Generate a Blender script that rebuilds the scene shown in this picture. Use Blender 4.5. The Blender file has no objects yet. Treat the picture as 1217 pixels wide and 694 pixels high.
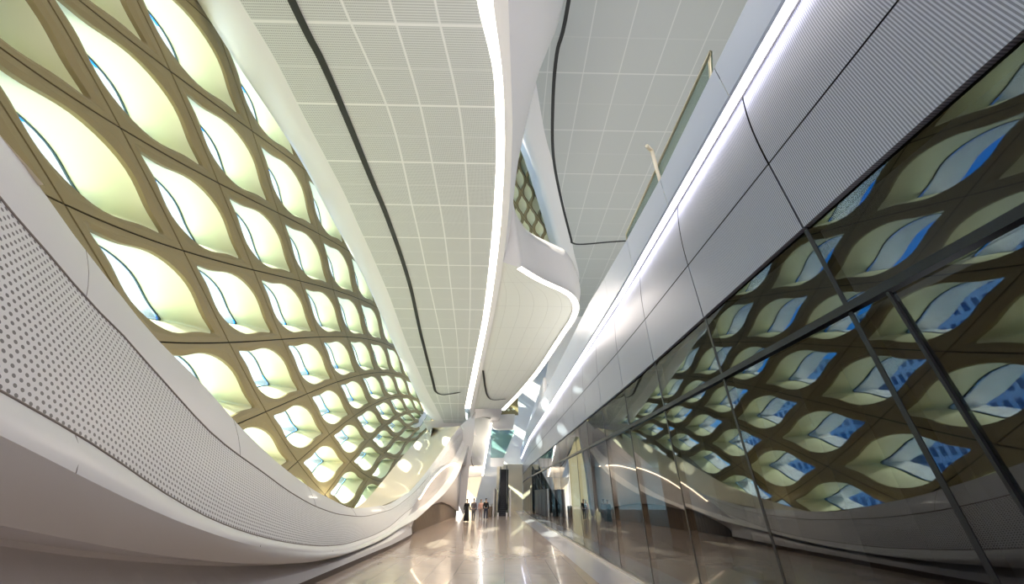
import bpy, bmesh, math, random
from mathutils import Vector, Matrix
PI = math.pi
SC = bpy.context.scene
COL = SC.collection
# rail curves of the hall, metres: x right, y along the hall, z up
R = {
  'zc': [[0,-5,13.85],[0,15,13.85],[0,20,13.65],[0,24,13.15],[0,27,12.55],[0,30,11.55],[0,33,10.35],[0,36,9.15],[0,39,7.949999999999999],[0,42,7.550000000000001]],
  'rb_top': [[-4.55,2.048,4.395],[-4.6,2.423,4.269],[-4.7,2.934,4.085],[-4.75,3.514,3.858],[-4.8,4.428,3.498],[-4.85,5.609,3.144],[-4.9,7.007,2.657],[-5.0,8.996,2.112],[-5.1,11.422,1.608],[-5.3,14.799,1.213],[-5.6,18.6,1.205],[-5.75,23.27,1.679],[-5.7,26.592,2.568],[-5.3,29.818,4.182],[-4.75,33.163,6.166],[-4.5,35.965,7.472]],
  'rb_p1': [[-4.25,2.174,3.776],[-4.25,2.416,3.647],[-4.3,2.725,3.554],[-4.35,3.215,3.365],[-4.4,3.777,3.191],[-4.45,4.316,2.993],[-4.5,5.88,2.393],[-4.55,7.359,2.006],[-4.6,8.704,1.666],[-4.7,10.356,1.356],[-4.9,12.522,1.112],[-5.1,15.433,0.958],[-5.25,18.352,1.021],[-5.3,22.992,1.682],[-5.2,27.283,2.958],[-4.8,32.613,5.148],[-4.4,38.141,7.5]],
  'rb_p2': [[-3.6,2.549,2.266],[-3.65,3.303,2.044],[-3.75,4.549,1.621],[-3.8,5.415,1.363],[-3.85,6.514,1.11],[-4.0,8.136,0.839],[-4.2,10.16,0.593],[-4.4,12.288,0.449],[-4.55,14.406,0.419],[-4.65,16.633,0.502],[-4.75,19.576,0.884],[-4.8,24.88,1.646],[-4.75,29.433,2.955],[-4.5,36.07,5.379],[-4.2,38.798,7.438]],
  'rb_lip': [[-3.4,2.56,1.976],[-3.42,2.883,1.876],[-3.5,3.793,1.603],[-3.55,4.765,1.333],[-3.7,6.345,0.992],[-3.85,7.968,0.74],[-4.0,9.855,0.513],[-4.2,11.869,0.377],[-4.4,14.015,0.328],[-4.5,16.184,0.402],[-4.55,18.881,0.718],[-4.6,24.015,1.389],[-4.55,28.824,2.55],[-4.3,34.985,4.498],[-4.0,39.009,6.814]],
  'rb_bot': [[-3.75,3.168,1.433],[-3.78,3.886,1.265],[-3.8,4.58,1.108],[-3.85,5.61,0.913],[-3.85,6.307,0.79],[-3.9,7.824,0.575],[-3.95,9.301,0.425],[-4.05,11.45,0.321],[-4.1,13.122,0.318],[-4.12,14.714,0.36],[-4.15,16.623,0.494],[-4.15,19.13,0.644],[-4.1,23.26,1.235],[-4.0,27.378,1.902],[-3.85,32.54,3.352],[-3.7,37.011,5.785]],
  'base': [[-4.016,8.858,0.12],[-4.004,10.446,0.12],[-3.983,13.234,0.12],[-3.918,18.124,0.12],[-4.142,25.772,-0.0],[-3.887,38.007,0.0]],
  'e0': [[-9.415,4.736,14.35],[-9.403,5.45,14.35],[-9.397,6.376,14.35],[-9.29,8.489,14.35],[-9.247,10.051,14.35],[-9.518,14.937,14.35],[-9.631,18.181,14.255],[-9.816,27.128,13.017],[-9.512,30.317,11.932],[-8.62,36.339,9.507],[-8.151,40.784,8.135]],
  'e1': [[-7.865,4.527,13.85],[-7.728,6.253,13.85],[-7.78,8.131,13.85],[-7.803,11.472,13.85],[-7.98,14.321,13.85],[-8.256,20.077,13.645],[-8.436,26.348,12.706],[-7.901,31.555,10.941],[-6.903,36.681,8.854],[-6.494,38.428,8.104]],
  'slot': [[-6.31,4.498,13.85],[-6.184,6.069,13.85],[-6.159,7.931,13.85],[-6.204,11.321,13.85],[-6.226,13.63,13.85],[-6.48,19.068,13.706],[-6.981,26.317,12.712],[-6.848,32.32,10.626],[-6.761,33.495,10.152],[-6.256,33.975,9.96],[-5.355,33.837,10.015],[-4.449,33.577,10.119]],
  'seam2': [[-4.909,4.472,13.85],[-4.49,8.199,13.85],[-4.788,12.985,13.85],[-5.285,20.922,13.575],[-5.5,30.638,11.309]],
  'seam3': [[-3.523,4.446,13.85],[-3.293,7.938,13.85],[-3.418,12.953,13.85],[-3.891,20.888,13.578],[-4.274,29.522,11.725]],
  'seam4': [[-2.223,4.422,13.85],[-1.871,8.389,13.85],[-2.034,12.921,13.85],[-2.533,19.865,13.658],[-3.462,29.508,11.73]],
  'stl': [[-1.009,4.399,13.85],[-0.567,6.746,13.85],[-0.553,8.686,13.85],[-0.772,12.891,13.85],[-1.228,17.989,13.765],[-1.922,23.953,13.157],[-4.196,36.13,9.097]],
  'str': [[-0.577,4.391,13.85],[-0.293,6.74,13.85],[-0.24,8.679,13.85],[-0.396,12.882,13.85],[-0.81,17.979,13.765],[-1.513,23.943,13.159],[-3.682,36.121,9.101]],
  'edge': [[-0.121,4.382,13.85],[0.014,6.965,13.85],[0.073,8.673,13.85],[0.009,11.758,13.85],[-0.336,17.123,13.804],[-1.129,23.934,13.16],[-2.905,34.142,9.893],[-3.378,36.751,8.821],[-3.705,38.728,8.014]],
  'ftop': [[1.941,5.78,17.85],[1.703,6.988,17.85],[1.347,7.785,17.85],[0.926,9.375,17.85],[0.619,10.475,17.67],[0.417,11.017,17.49],[0.15,12.953,17.13]],
  'ftop2': [[0.056,14.588,17.13],[0.34,16.136,16.95],[0.921,17.487,16.77],[1.604,18.28,16.59],[3.356,19.113,16.23],[4.29,19.76,16.05],[5.232,21.908,15.69],[5.888,24.666,15.51],[5.878,27.447,14.55],[5.085,30.656,13.45],[3.374,35.088,11.95],[0.077,39.551,9.85]],
  'S': [[0.651,17.908,13.869],[1.091,18.334,13.847],[1.952,19.133,13.802],[2.847,19.782,13.763],[3.912,20.55,13.709],[4.558,21.335,13.63],[4.948,22.448,13.484],[4.902,23.952,13.257],[4.485,25.659,12.954],[3.732,28.242,12.281],[2.821,30.638,11.409],[1.405,33.388,10.295],[-0.353,36.355,9.101]],
  'slot2': [[-2.186,30.723,11.376],[-2.036,33.205,10.368],[-1.826,34.305,9.928],[-1.345,34.803,9.729],[-0.11,34.655,9.788]],
  'uhole': [[0.595,13.856,22.0],[2.143,18.3,22.0],[4.691,26.729,22.0]],
  'uslot': [[2.678,7.256,22.0],[2.404,9.641,22.0],[2.531,12.481,22.0],[2.998,16.106,22.0],[4.102,20.145,22.0],[5.652,24.934,22.0],[6.224,25.785,22.0],[10.086,25.19,22.0]],
  'band_top': [[3.07,1.931,7.187],[3.07,2.989,7.13],[3.07,4.333,7.186],[3.07,7.209,7.366],[3.07,12.082,7.951],[3.07,22.587,8.516],[3.07,72.962,9.149]],
  'band_bot': [[3.07,1.644,6.387],[3.07,3.217,6.445],[3.07,4.951,6.41],[3.07,6.61,6.498],[3.07,13.518,6.806],[3.07,35.185,7.493],[3.07,1496.266,64.205]],
  'joint': [[3.07,1.158,5.035],[3.07,2.067,5.051],[3.07,3.503,5.06],[3.07,5.45,5.136],[3.07,8.586,5.333]],
  'fas_bot': [[3.07,1.011,3.996],[3.07,1.24,4.008],[3.07,1.694,4.021],[3.07,2.447,4.037],[3.07,3.877,4.053],[3.07,5.239,4.156],[3.07,7.914,4.059],[3.07,13.468,4.261],[3.07,17.306,4.167],[3.07,703.024,21.819]],
  'trans': [[3.07,1.507,3.127],[3.07,2.715,3.128],[3.07,4.815,3.178],[3.07,6.576,3.135],[3.07,14.074,3.061],[3.07,55.651,2.751]],
  'gbase': [[3.07,10.24,-0.072],[3.07,13.94,-0.175],[3.07,17.681,-0.274],[3.07,26.023,-0.617],[3.07,51.217,-1.477],[3.07,486.612,-17.479]],
  'mull': [[3.07,2.771,6.119],[3.07,2.355,2.975],[3.07,2.709,3.108],[3.07,4.826,4.048],[3.07,4.819,3.18],[3.07,8.397,3.048],[3.07,8.682,0.217],[3.07,5.103,5.238],[3.07,15.197,0.837],[3.07,11.442,0.662],[3.07,3.002,7.153],[3.07,4.951,6.41]],
  'rail': [[3.3,2.912,8.036],[3.3,3.284,7.719],[3.3,7.75,7.794],[3.3,5.221,8.631],[3.3,5.222,7.787]],
  'esc': [[-0.802,38.0,0.019],[0.28,38.0,0.026],[-1.182,50.0,3.825],[0.315,50.0,3.837],[-0.067,38.0,2.247]],
  'people': [[-2.787,29.868,0.0],[-2.238,29.034,0.0],[-1.959,33.024,0.0],[-1.507,31.985,0.0],[-1.251,35.549,0.0]],
  'strip3': [[-1.646,40.0,8.504],[-3.533,60.0,4.244],[-2.276,40.0,8.238]],
  'patch': [[-1.104,15.5,27.425],[2.816,16.0,28.39],[-0.398,29.0,22.238],[7.838,31.0,23.81]],
  'patches': [[3.07,12.626,5.631],[3.07,17.172,4.442],[3.07,19.005,6.325]],
  'rb_in': [[-5.45,2.048,4.295],[-5.5,2.423,4.169],[-5.6,2.934,3.985],[-5.65,3.514,3.758],[-5.7,4.428,3.398],[-5.75,5.609,3.044],[-5.8,7.007,2.557],[-5.9,8.996,2.012],[-6.0,11.422,1.508],[-6.2,14.799,1.113],[-5.9,16.608,1.247],[-7.6,24.447,2.295],[-8.6,32.384,4.537],[-9.0,39.466,6.912],[-8.5,40.899,7.8],[-7.5,37.578,7.545]],
  'niche': [[-4.15,18.919,0.527],[-4.15,20.185,1.074],[-4.12,21.587,1.647],[-4.08,23.263,2.287],[-4.02,25.557,2.93],[-3.97,28.19,3.445],[-3.92,31.571,3.879],[-3.87,36.295,4.111]],
  'wood': [[-4.15,19.368,0.021],[-4.15,19.341,0.322],[-4.15,20.599,0.568],[-4.1,23.607,1.043],[-4.02,28.111,1.219],[-3.95,32.225,0.995],[-3.87,38.045,0.325]],
  'pier': [[-4.692,37.5,7.72],[-3.234,37.5,9.053],[-3.257,37.5,6.619],[-3.553,37.5,3.618],[-3.612,37.5,1.133],[-3.759,37.5,0.022],[-4.286,37.5,0.864]],
  'fceil': [[-4.272,40.0,9.36],[-1.751,40.0,8.853],[-3.446,62.0,4.215],[-5.949,62.0,4.079]],
  'fwarm': [[-7.648,64.0,4.267],[-3.694,64.0,4.297],[-4.367,64.0,1.694],[-5.905,64.0,-1.015]],
  'flav': [[-3.352,56.0,3.965],[-1.32,56.0,3.98],[-1.181,56.0,-0.753],[-4.819,56.0,-0.776],[-4.031,56.0,1.285]],
  'fslot': [[-4.632,48.0,6.917],[-4.753,56.0,5.348],[-3.543,56.0,5.358]],
  'ledge': [[-1.821,42.0,8.755],[-1.648,42.0,9.308],[-0.98,42.0,9.687],[0.187,42.0,9.792],[0.967,42.0,9.8],[0.78,42.0,8.235],[-0.938,42.0,8.129],[-1.517,42.0,8.303]],
  'gallery': [[-1.86,46.0,8.64],[1.064,46.0,8.667],[-0.337,46.0,5.529],[-1.846,46.0,5.517]],
  'band2': [[-1.886,47.0,5.601],[-0.139,47.0,5.615],[-0.326,47.0,4.692],[-1.851,47.0,4.68]],
  'bins': [[-1.372,38.0,0.806],[-1.342,38.0,0.016]],
  'farlat': [[-0.88,44.0,12.387],[1.325,44.0,14.532],[1.422,44.0,10.094],[-1.231,44.0,10.068]],
  'bright': [[0.691,30.0,7.471],[1.045,30.0,8.988],[3.23,26.0,11.295],[3.795,24.0,11.878],[4.298,24.0,11.885],[3.841,30.0,10.468],[2.675,30.0,8.446],[1.4,34.0,6.195]],
  'camera_dev': [[-4.984,30.0,2.251],[-4.67,30.0,2.868]],
}
PATCH_FLIP = 1
RISE = 0.0
SKY = 4.0
SUN = 19.0
SUN_DIR = (.66, .44, -.38)
DEPTH, HOOD, PANE, SHIFT, TILT, LIFT = 1.35, 1.15, .92, .035, .05, .0
UPLIGHTS = [(-7.0, 4, 2.6, 80), (-7.2, 10, 1.2, 120), (-7.6, 17, .7, 160), (-9, 25, 1.4, 200)]
FILLS = [(-.5, -5, 8, 1000, (1, .94, 1), 9, 9, (0, 1, .35)), (-1, 20, 12, 500, (1, .88, .78), 2, 8, (0, 0.1, -1)), (10, 8, 7.2, 650, (.95,.97, 1), 6, 10, (0, 0, 1)), (10, 6, 3.2, 55, (.9, .95, 1), 3, 8, (-1,0,-.1)),(-3,46,3,350,(1,.9,.78),1.5,4,(0,.1,1)),(-4,57,3.5,400,(1,.8,.6),2,2,(-.2,1,.1)),(9,24,7.2,700,(1,.95,.9),4,8,(0,0,1))]
EXPO = 0.0
SPOTS = [(2.0, 23, 5.6, -4.5, 25, 2.0, 1500), (1.8, 31, 5.6, -4.4, 32, 2.5, 2200), (0, 41, 7, 0, 45, 0, 1500), (-1, 18, 11, -1, 17, 0, 1500)]

LATTICE = [[-11.9559,19.0488,7.8276],[-1.6096,17.4452,-6.598],[1.0166,2.2485,-0.7327],[-0.225,-0.0496,2.1095],
           [-3.5358,15.6176,6.9468],[0.7865,4.0918,-1.2874],[-0.0555,-1.1806,2.0932],[0.4457,3.0302,1.1153],
           [-0.0334,-0.5895,-0.8266],[-0.08,0.3197,-0.556]]
TERMS = [(a, b) for a in range(4) for b in range(4) if a + b <= 3]
EYE = 1.65          # camera height above the floor
WALL = 3.07         # the glazed partition stands at x = 3.07

# ------------------------------------------------------------------ materials
def mat(name, color, rough=0.5, metal=0.0, spec=0.5, coat=0.0):
    m = bpy.data.materials.new(name); m.use_nodes = True
    b = m.node_tree.nodes['Principled BSDF']
    b.inputs['Base Color'].default_value = (*color, 1)
    b.inputs['Roughness'].default_value = rough
    b.inputs['Metallic'].default_value = metal
    b.inputs['Specular IOR Level'].default_value = spec
    b.inputs['Coat Weight'].default_value = coat
    return m
def N(m, t, **kw):
    n = m.node_tree.nodes.new(t)
    for k, v in kw.items(): setattr(n, k, v)
    return n
def L(m, a, b): m.node_tree.links.new(a, b)
def bsdf(m): return m.node_tree.nodes['Principled BSDF']
def math_(m, op, a, b=None, c=None):
    n = N(m, 'ShaderNodeMath', operation=op)
    for i, v in enumerate((a, b, c)):
        if v is None: continue
        if isinstance(v, (int, float)): n.inputs[i].default_value = v
        else: L(m, v, n.inputs[i])
    return n.outputs[0]
def uvxy(m):
    u = N(m, 'ShaderNodeUVMap'); s = N(m, 'ShaderNodeSeparateXYZ'); L(m, u.outputs[0], s.inputs[0])
    return s.outputs[0], s.outputs[1]
def objxyz(m):
    u = N(m, 'ShaderNodeTexCoord'); s = N(m, 'ShaderNodeSeparateXYZ'); L(m, u.outputs['Object'], s.inputs[0])
    return u.outputs['Object'], s.outputs
def near_int(m, x, w):      # 1 where x is within w of an integer
    f = math_(m, 'FRACT', math_(m, 'ADD', x, 0.5))
    d = math_(m, 'ABSOLUTE', math_(m, 'SUBTRACT', f, 0.5))
    return math_(m, 'LESS_THAN', d, w)
def mixcol(m, fac, a, b):
    n = N(m, 'ShaderNodeMix', data_type='RGBA')
    if isinstance(fac, (int, float)): n.inputs[0].default_value = fac
    else: L(m, fac, n.inputs[0])
    for s, v in ((6, a), (7, b)):
        if isinstance(v, tuple): n.inputs[s].default_value = (*v, 1)
        else: L(m, v, n.inputs[s])
    return n.outputs[2]
def noise(m, scale, vec=None, detail=3):
    n = N(m, 'ShaderNodeTexNoise'); n.inputs['Scale'].default_value = scale; n.inputs['Detail'].default_value = detail
    if vec is not None: L(m, vec, n.inputs['Vector'])
    return n.outputs[0]
def emit(name, color, k):
    m = mat(name, (0.8, 0.8, 0.8))
    bsdf(m).inputs['Emission Color'].default_value = (*color, 1)
    bsdf(m).inputs['Emission Strength'].default_value = k
    return m
def glass(name, ior, tint, rough=0.0):
    m = bpy.data.materials.new(name); m.use_nodes = True; m.node_tree.nodes.clear()
    o = N(m, 'ShaderNodeOutputMaterial'); x = N(m, 'ShaderNodeMixShader')
    f = N(m, 'ShaderNodeFresnel'); ge = N(m, 'ShaderNodeNewGeometry')      # same reflectance on both faces of a thin pane
    L(m, math_(m, 'ADD', math_(m, 'MULTIPLY', ge.outputs['Backfacing'], 1 / ior - ior), ior), f.inputs['IOR'])
    t = N(m, 'ShaderNodeBsdfTransparent'); t.inputs[0].default_value = (*tint, 1)
    g = N(m, 'ShaderNodeBsdfGlossy'); g.inputs['Roughness'].default_value = rough
    L(m, f.outputs[0], x.inputs[0]); L(m, t.outputs[0], x.inputs[1]); L(m, g.outputs[0], x.inputs[2]); L(m, x.outputs[0], o.inputs[0])
    return m

M = {}
M['white'] = mat('white_shell', (0.74, 0.72, 0.71), 0.38)
M['white_matte'] = mat('white_matte', (0.72, 0.71, 0.69), 0.6)
M['cream'] = mat('cream_plaster', (0.78, 0.70, 0.52), 0.5)
M['gold'] = mat('gold_frame', (0.29, 0.235, 0.112), 0.55)
M['reveal'] = mat('reveal', (0.87, 0.88, 0.62), 0.5)
M['hood'] = mat('outer_hood', (0.86, 0.86, 0.84), 0.5)
M['groove'] = mat('grey_groove', (0.26, 0.22, 0.19), 0.7)
M['joint'] = mat('dark_joint', (0.012, 0.010, 0.006), 0.8)
M['gasket'] = mat('gasket', (0.02, 0.06, 0.06), 0.5)
M['black'] = mat('black_slot', (0.012, 0.014, 0.014), 0.5)
M['dark'] = mat('dark_metal', (0.022, 0.023, 0.026), 0.35, 0.6)
M['steel'] = mat('brushed_steel', (0.55, 0.53, 0.50), 0.3, 1.0)
M['led'] = emit('warm_white_led', (1.0, 0.93, 0.82), 9)
M['led_warm'] = emit('warm_led', (1.0, 0.74, 0.48), 10)
M['led_cool'] = emit('cool_white_led', (0.84, 0.82, 1.0), 6.5)
M['band'] = mat('pale_blue_band', (0.36, 0.41, 0.48), 0.3)
M['pane'] = glass('clear_pane', 1.45, (0.88, 0.95, 0.95))
M['partition'] = glass('partition_glass', 1.85, (0.36, 0.39, 0.40))
M['rail_glass'] = glass('rail_glass', 1.6, (0.62, 0.72, 0.68))
M['brass'] = mat('pale_brass', (0.62, 0.56, 0.38), 0.3, 0.7)

def perforated(name, base, hole, pitch_u, pitch_v, r, rough=0.45):
    m = mat(name, base, rough); x, y = uvxy(m)
    a = math_(m, 'DIVIDE', x, pitch_u); b = math_(m, 'DIVIDE', y, pitch_v)
    row = math_(m, 'FLOOR', b); a = math_(m, 'ADD', a, math_(m, 'MULTIPLY', row, 0.5))
    fx = math_(m, 'SUBTRACT', math_(m, 'FRACT', a), 0.5); fy = math_(m, 'SUBTRACT', math_(m, 'FRACT', b), 0.5)
    d = math_(m, 'ADD', math_(m, 'MULTIPLY', fx, fx), math_(m, 'MULTIPLY', fy, fy))
    L(m, mixcol(m, math_(m, 'LESS_THAN', d, r * r), base, hole), bsdf(m).inputs['Base Color'])
    return m, x, y
M['perf'], _x, _y = perforated('perforated_shell', (0.74, 0.72, 0.71), (0.17, 0.155, 0.15), 0.062, 0.062, 0.26)

# ceiling panels: UV x counts the longitudinal bays, UV y is metres along the hall
def ceiling_mat(name, base, line, vstep, wu, wv, dots=True):
    m = mat(name, base, 0.55); x, y = uvxy(m)
    c = base
    if dots:
        s = 26.0
        fx = math_(m, 'SUBTRACT', math_(m, 'FRACT', math_(m, 'MULTIPLY', x, s)), 0.5)
        fy = math_(m, 'SUBTRACT', math_(m, 'FRACT', math_(m, 'MULTIPLY', y, s)), 0.5)
        d = math_(m, 'ADD', math_(m, 'MULTIPLY', fx, fx), math_(m, 'MULTIPLY', fy, fy))
        c = mixcol(m, math_(m, 'LESS_THAN', d, 0.075), base, tuple(v * 0.45 for v in base))
    g = math_(m, 'MAXIMUM', math_(m, 'MULTIPLY', near_int(m, math_(m, 'DIVIDE', y, vstep), wv * .7 / vstep), .3), near_int(m, math_(m, 'DIVIDE', y, vstep * 2), wv / vstep / 2))
    g = math_(m, 'MAXIMUM', g, near_int(m, x, wu))
    L(m, mixcol(m, g, c, line), bsdf(m).inputs['Base Color'])
    return m
M['ceil'] = ceiling_mat('perforated_ceiling', (0.62, 0.635, 0.605), (0.78, 0.78, 0.75), 0.72, 0.024, 0.022)
M['ceil_up'] = ceiling_mat('upper_ceiling', (0.44, 0.46, 0.44), (0.58, 0.59, 0.56), 0.95, 0.014, 0.018, False)
M['ceil_s'] = ceiling_mat('curved_ceiling', (0.66, 0.67, 0.62), (0.50, 0.50, 0.46), 1.4, 0.012, 0.01, False)

# ribbed fascia cladding: fine vertical ribs
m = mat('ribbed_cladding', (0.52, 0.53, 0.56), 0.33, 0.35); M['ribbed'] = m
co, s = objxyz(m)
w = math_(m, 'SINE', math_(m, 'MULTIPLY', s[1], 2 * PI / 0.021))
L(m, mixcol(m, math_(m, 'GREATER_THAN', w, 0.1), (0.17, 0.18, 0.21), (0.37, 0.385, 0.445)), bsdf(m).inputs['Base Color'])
# floor stone
m = mat('floor_stone', (0.42, 0.36, 0.32), 0.17, 0.0, 0.6, 0.3); M['floor'] = m
co, s = objxyz(m)
j = math_(m, 'MAXIMUM', near_int(m, math_(m, 'DIVIDE', s[0], 0.6), 0.008), near_int(m, math_(m, 'DIVIDE', s[1], 1.2), 0.005))
nz = noise(m, 0.9, co)
L(m, mixcol(m, j, mixcol(m, nz, (0.40, 0.31, 0.255), (0.54, 0.43, 0.36)), (0.20, 0.16, 0.13)), bsdf(m).inputs['Base Color'])
L(m, math_(m, 'ADD', 0.12, math_(m, 'MULTIPLY', noise(m, 2.5, co), 0.14)), bsdf(m).inputs['Roughness'])
M['floor_edge'] = mat('floor_edge_stone', (0.52, 0.50, 0.53), 0.2, 0.0, 0.5, 0.2)
# wood slats
m = mat('dark_slatted_wood', (0.2, 0.15, 0.1), 0.45); M['wood'] = m
co, s = objxyz(m)
L(m, mixcol(m, near_int(m, math_(m, 'DIVIDE', s[1], 0.33), 0.07), mixcol(m, noise(m, 3, co), (0.15, 0.11, 0.075), (0.28, 0.215, 0.15)), (0.04, 0.03, 0.02)), bsdf(m).inputs['Base Color'])
# city facades
def facade(name, wall, win, px, pz):
    m = mat(name, wall, 0.6); co, s = objxyz(m)
    a = math_(m, 'LESS_THAN', math_(m, 'FRACT', math_(m, 'DIVIDE', s[1], px)), 0.55)
    b = math_(m, 'LESS_THAN', math_(m, 'FRACT', math_(m, 'DIVIDE', s[2], pz)), 0.6)
    L(m, mixcol(m, math_(m, 'MULTIPLY', a, b), wall, win), bsdf(m).inputs['Base Color'])
    return m
M['tower_a'] = facade('pale_blue_tower', (0.85, 0.92, 0.95), (0.12, 0.25, 0.4), 2.6, 3.2)
M['tower_b'] = facade('grey_tower', (0.8, 0.84, 0.9), (0.1, 0.16, 0.3), 2.0, 3.4)
M['ground'] = mat('pale_paving', (0.55, 0.53, 0.5), 0.8)

# ------------------------------------------------------------------ helpers
def tag(o, label=None, cat=None, group=None, kind=None):
    if label: o['label'] = label
    if cat: o['category'] = cat
    if group: o['group'] = group
    if kind: o['kind'] = kind
    return o
def empty(name, loc=(0, 0, 0)):
    o = bpy.data.objects.new(name, None); COL.objects.link(o); o.location = loc; return o
def link(name, me, m, parent=None, smooth=False):
    o = bpy.data.objects.new(name, me); COL.objects.link(o)
    if m: me.materials.append(m)
    if smooth:
        for p in me.polygons: p.use_smooth = True
    if parent is not None:
        o.parent = parent
        if parent.location.length: o.location = -parent.location
    return o
def mesh(name, vs, fs, m, parent=None, smooth=False, uvs=None):
    me = bpy.data.meshes.new(name); me.from_pydata([tuple(v) for v in vs], [], fs); me.update()
    if uvs:
        l = me.uv_layers.new(name='UVMap')
        for lp in me.loops: l.data[lp.index].uv = uvs[lp.vertex_index]
    return link(name, me, m, parent, smooth)
def box(name, lo, hi, m, parent=None, bev=0.0):
    bm = bmesh.new(); bmesh.ops.create_cube(bm, size=1)
    for v in bm.verts:
        v.co = Vector([(lo[i] + hi[i]) / 2 + v.co[i] * (hi[i] - lo[i]) for i in range(3)])
    if bev: bmesh.ops.bevel(bm, geom=bm.edges[:], offset=bev, segments=2, affect='EDGES', profile=0.5)
    me = bpy.data.meshes.new(name); bm.to_mesh(me); bm.free()
    return link(name, me, m, parent)
def catmull(P, n):
    P = [Vector(q) for q in P]; out = []
    E = [P[0] * 2 - P[1]] + P + [P[-1] * 2 - P[-2]]
    for k in range(len(P) - 1):
        a, b, c, d = E[k:k + 4]
        for i in range(n):
            t = i / n
            out.append(0.5 * ((2 * b) + (c - a) * t + (2 * a - 5 * b + 4 * c - d) * t * t + (3 * b - a - 3 * c + d) * t ** 3))
    out.append(P[-1]); return out
def tube(path, r, m, name, parent=None, seg=8):
    path = [Vector(q) for q in path]; vs, fs = [], []
    for k, q in enumerate(path):
        t = (path[min(k + 1, len(path) - 1)] - path[max(k - 1, 0)]).normalized()
        a = t.cross(Vector((0, 0, 1)));
        if a.length < 1e-3: a = t.cross(Vector((1, 0, 0)))
        a.normalize(); b = t.cross(a)
        for s in range(seg): vs.append(q + a * math.cos(2 * PI * s / seg) * r + b * math.sin(2 * PI * s / seg) * r)
    for k in range(len(path) - 1):
        for s in range(seg): fs.append((k * seg + s, k * seg + (s + 1) % seg, (k + 1) * seg + (s + 1) % seg, (k + 1) * seg + s))
    fs.append(tuple(range(seg))[::-1]); fs.append(tuple((len(path) - 1) * seg + s for s in range(seg)))
    return mesh(name, vs, fs, m, parent, True)
def rail(P, Y, k=1.0):
    """point of the rail P at distance Y: monotone cubic-ish interpolation in Y, gentle extension past both ends"""
    if Y <= P[0][1]:
        a, b = P[0], P[1]; t = (Y - a[1]) / max(b[1] - a[1], 0.3) * k; return Vector((a[0] + (b[0] - a[0]) * t * 0.3, Y, a[2] + (b[2] - a[2]) * t))
    if Y >= P[-1][1]:
        return Vector((P[-1][0], Y, P[-1][2]))
    for i in range(len(P) - 1):
        if P[i][1] <= Y <= P[i + 1][1]: break
    def slope(j, c):
        if j == 0: return (P[1][c] - P[0][c]) / (P[1][1] - P[0][1])
        if j == len(P) - 1: return (P[-1][c] - P[-2][c]) / (P[-1][1] - P[-2][1])
        d0 = (P[j][c] - P[j - 1][c]) / (P[j][1] - P[j - 1][1]); d1 = (P[j + 1][c] - P[j][c]) / (P[j + 1][1] - P[j][1])
        return 0.0 if d0 * d1 <= 0 else 2 * d0 * d1 / (d0 + d1)
    h = P[i + 1][1] - P[i][1]; t = (Y - P[i][1]) / h; o = [0, Y, 0]
    for c in (0, 2):
        o[c] = ((2 * t ** 3 - 3 * t * t + 1) * P[i][c] + (t ** 3 - 2 * t * t + t) * h * slope(i, c)
                + (-2 * t ** 3 + 3 * t * t) * P[i + 1][c] + (t ** 3 - t * t) * h * slope(i + 1, c))
    return Vector(o)
def grid(name, rows, m, parent=None, uv=None, smooth=True, back=None):
    """rows of equal length -> surface; uv(row, col) optional; back = vector of thickness"""
    nr, nc = len(rows), len(rows[0]); vs = [q for r in rows for q in r]; fs = []
    for i in range(nr - 1):
        for j in range(nc - 1): fs.append((i * nc + j, i * nc + j + 1, (i + 1) * nc + j + 1, (i + 1) * nc + j))
    uvs = [uv(i, j) for i in range(nr) for j in range(nc)] if uv else None
    o = mesh(name, vs, fs, m, parent, smooth, uvs)
    if back:
        s = o.modifiers.new('thickness', 'SOLIDIFY'); s.thickness = back; s.offset = -1
    return o
def yrange(a, b, n, p=1.6):
    return [a + (b - a) * (i / n) ** p for i in range(n + 1)]

# ------------------------------------------------------------------ the lattice wall of diamond windows
def lat(i, j):
    u = (i - 1.5) / 3; v = (j - 3) / 4; p = Vector((0, 0, EYE))
    for (a, b), c in zip(TERMS, LATTICE): p += Vector(c) * (u ** a * v ** b)
    return p
def rounded_loop(inset, r_tip, r_round, n):
    """rounded square in the unit cell: tight corners at (0,0) and (1,1), wide ones at (1,0) and (0,1)"""
    a, b = inset, 1 - inset; pts = []
    for (cx, cy, r, a0) in ((a, a, r_tip, 180), (b, a, r_round, 270), (b, b, r_tip, 0), (a, b, r_round, 90)):
        ox = cx + (r if cx < .5 else -r); oy = cy + (r if cy < .5 else -r)
        for k in range(n + 1):
            t = math.radians(a0 + 90 * k / n); pts.append((ox + r * math.cos(t), oy + r * math.sin(t)))
    out = []
    for k in range(len(pts)):          # subdivide the long straight sides
        p, q = pts[k], pts[(k + 1) % len(pts)]; out.append(p)
        d = math.hypot(q[0] - p[0], q[1] - p[1]); s = int(d / 0.08)
        for t in range(1, s + 1): out.append((p[0] + (q[0] - p[0]) * t / (s + 1), p[1] + (q[1] - p[1]) * t / (s + 1)))
    return out
def wave(p):
    """draws the sides in towards the two pointed tips, as the frames swell there"""
    u, v = p; k = .040
    for c, s_ in ((0, 1), (1, -1)):
        if abs(v - c) < abs(u - c): v += s_ * k * math.exp(-((abs(u - c) - .32) / .15) ** 2) * (1 - min(1, abs(v - c) * 3.5))
        else: u += s_ * k * math.exp(-((abs(v - c) - .32) / .15) ** 2) * (1 - min(1, abs(u - c) * 3.5))
    return (u, v)
OPEN = [wave(p) for p in rounded_loop(0.10, 0.05, 0.33, 7)]
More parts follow.
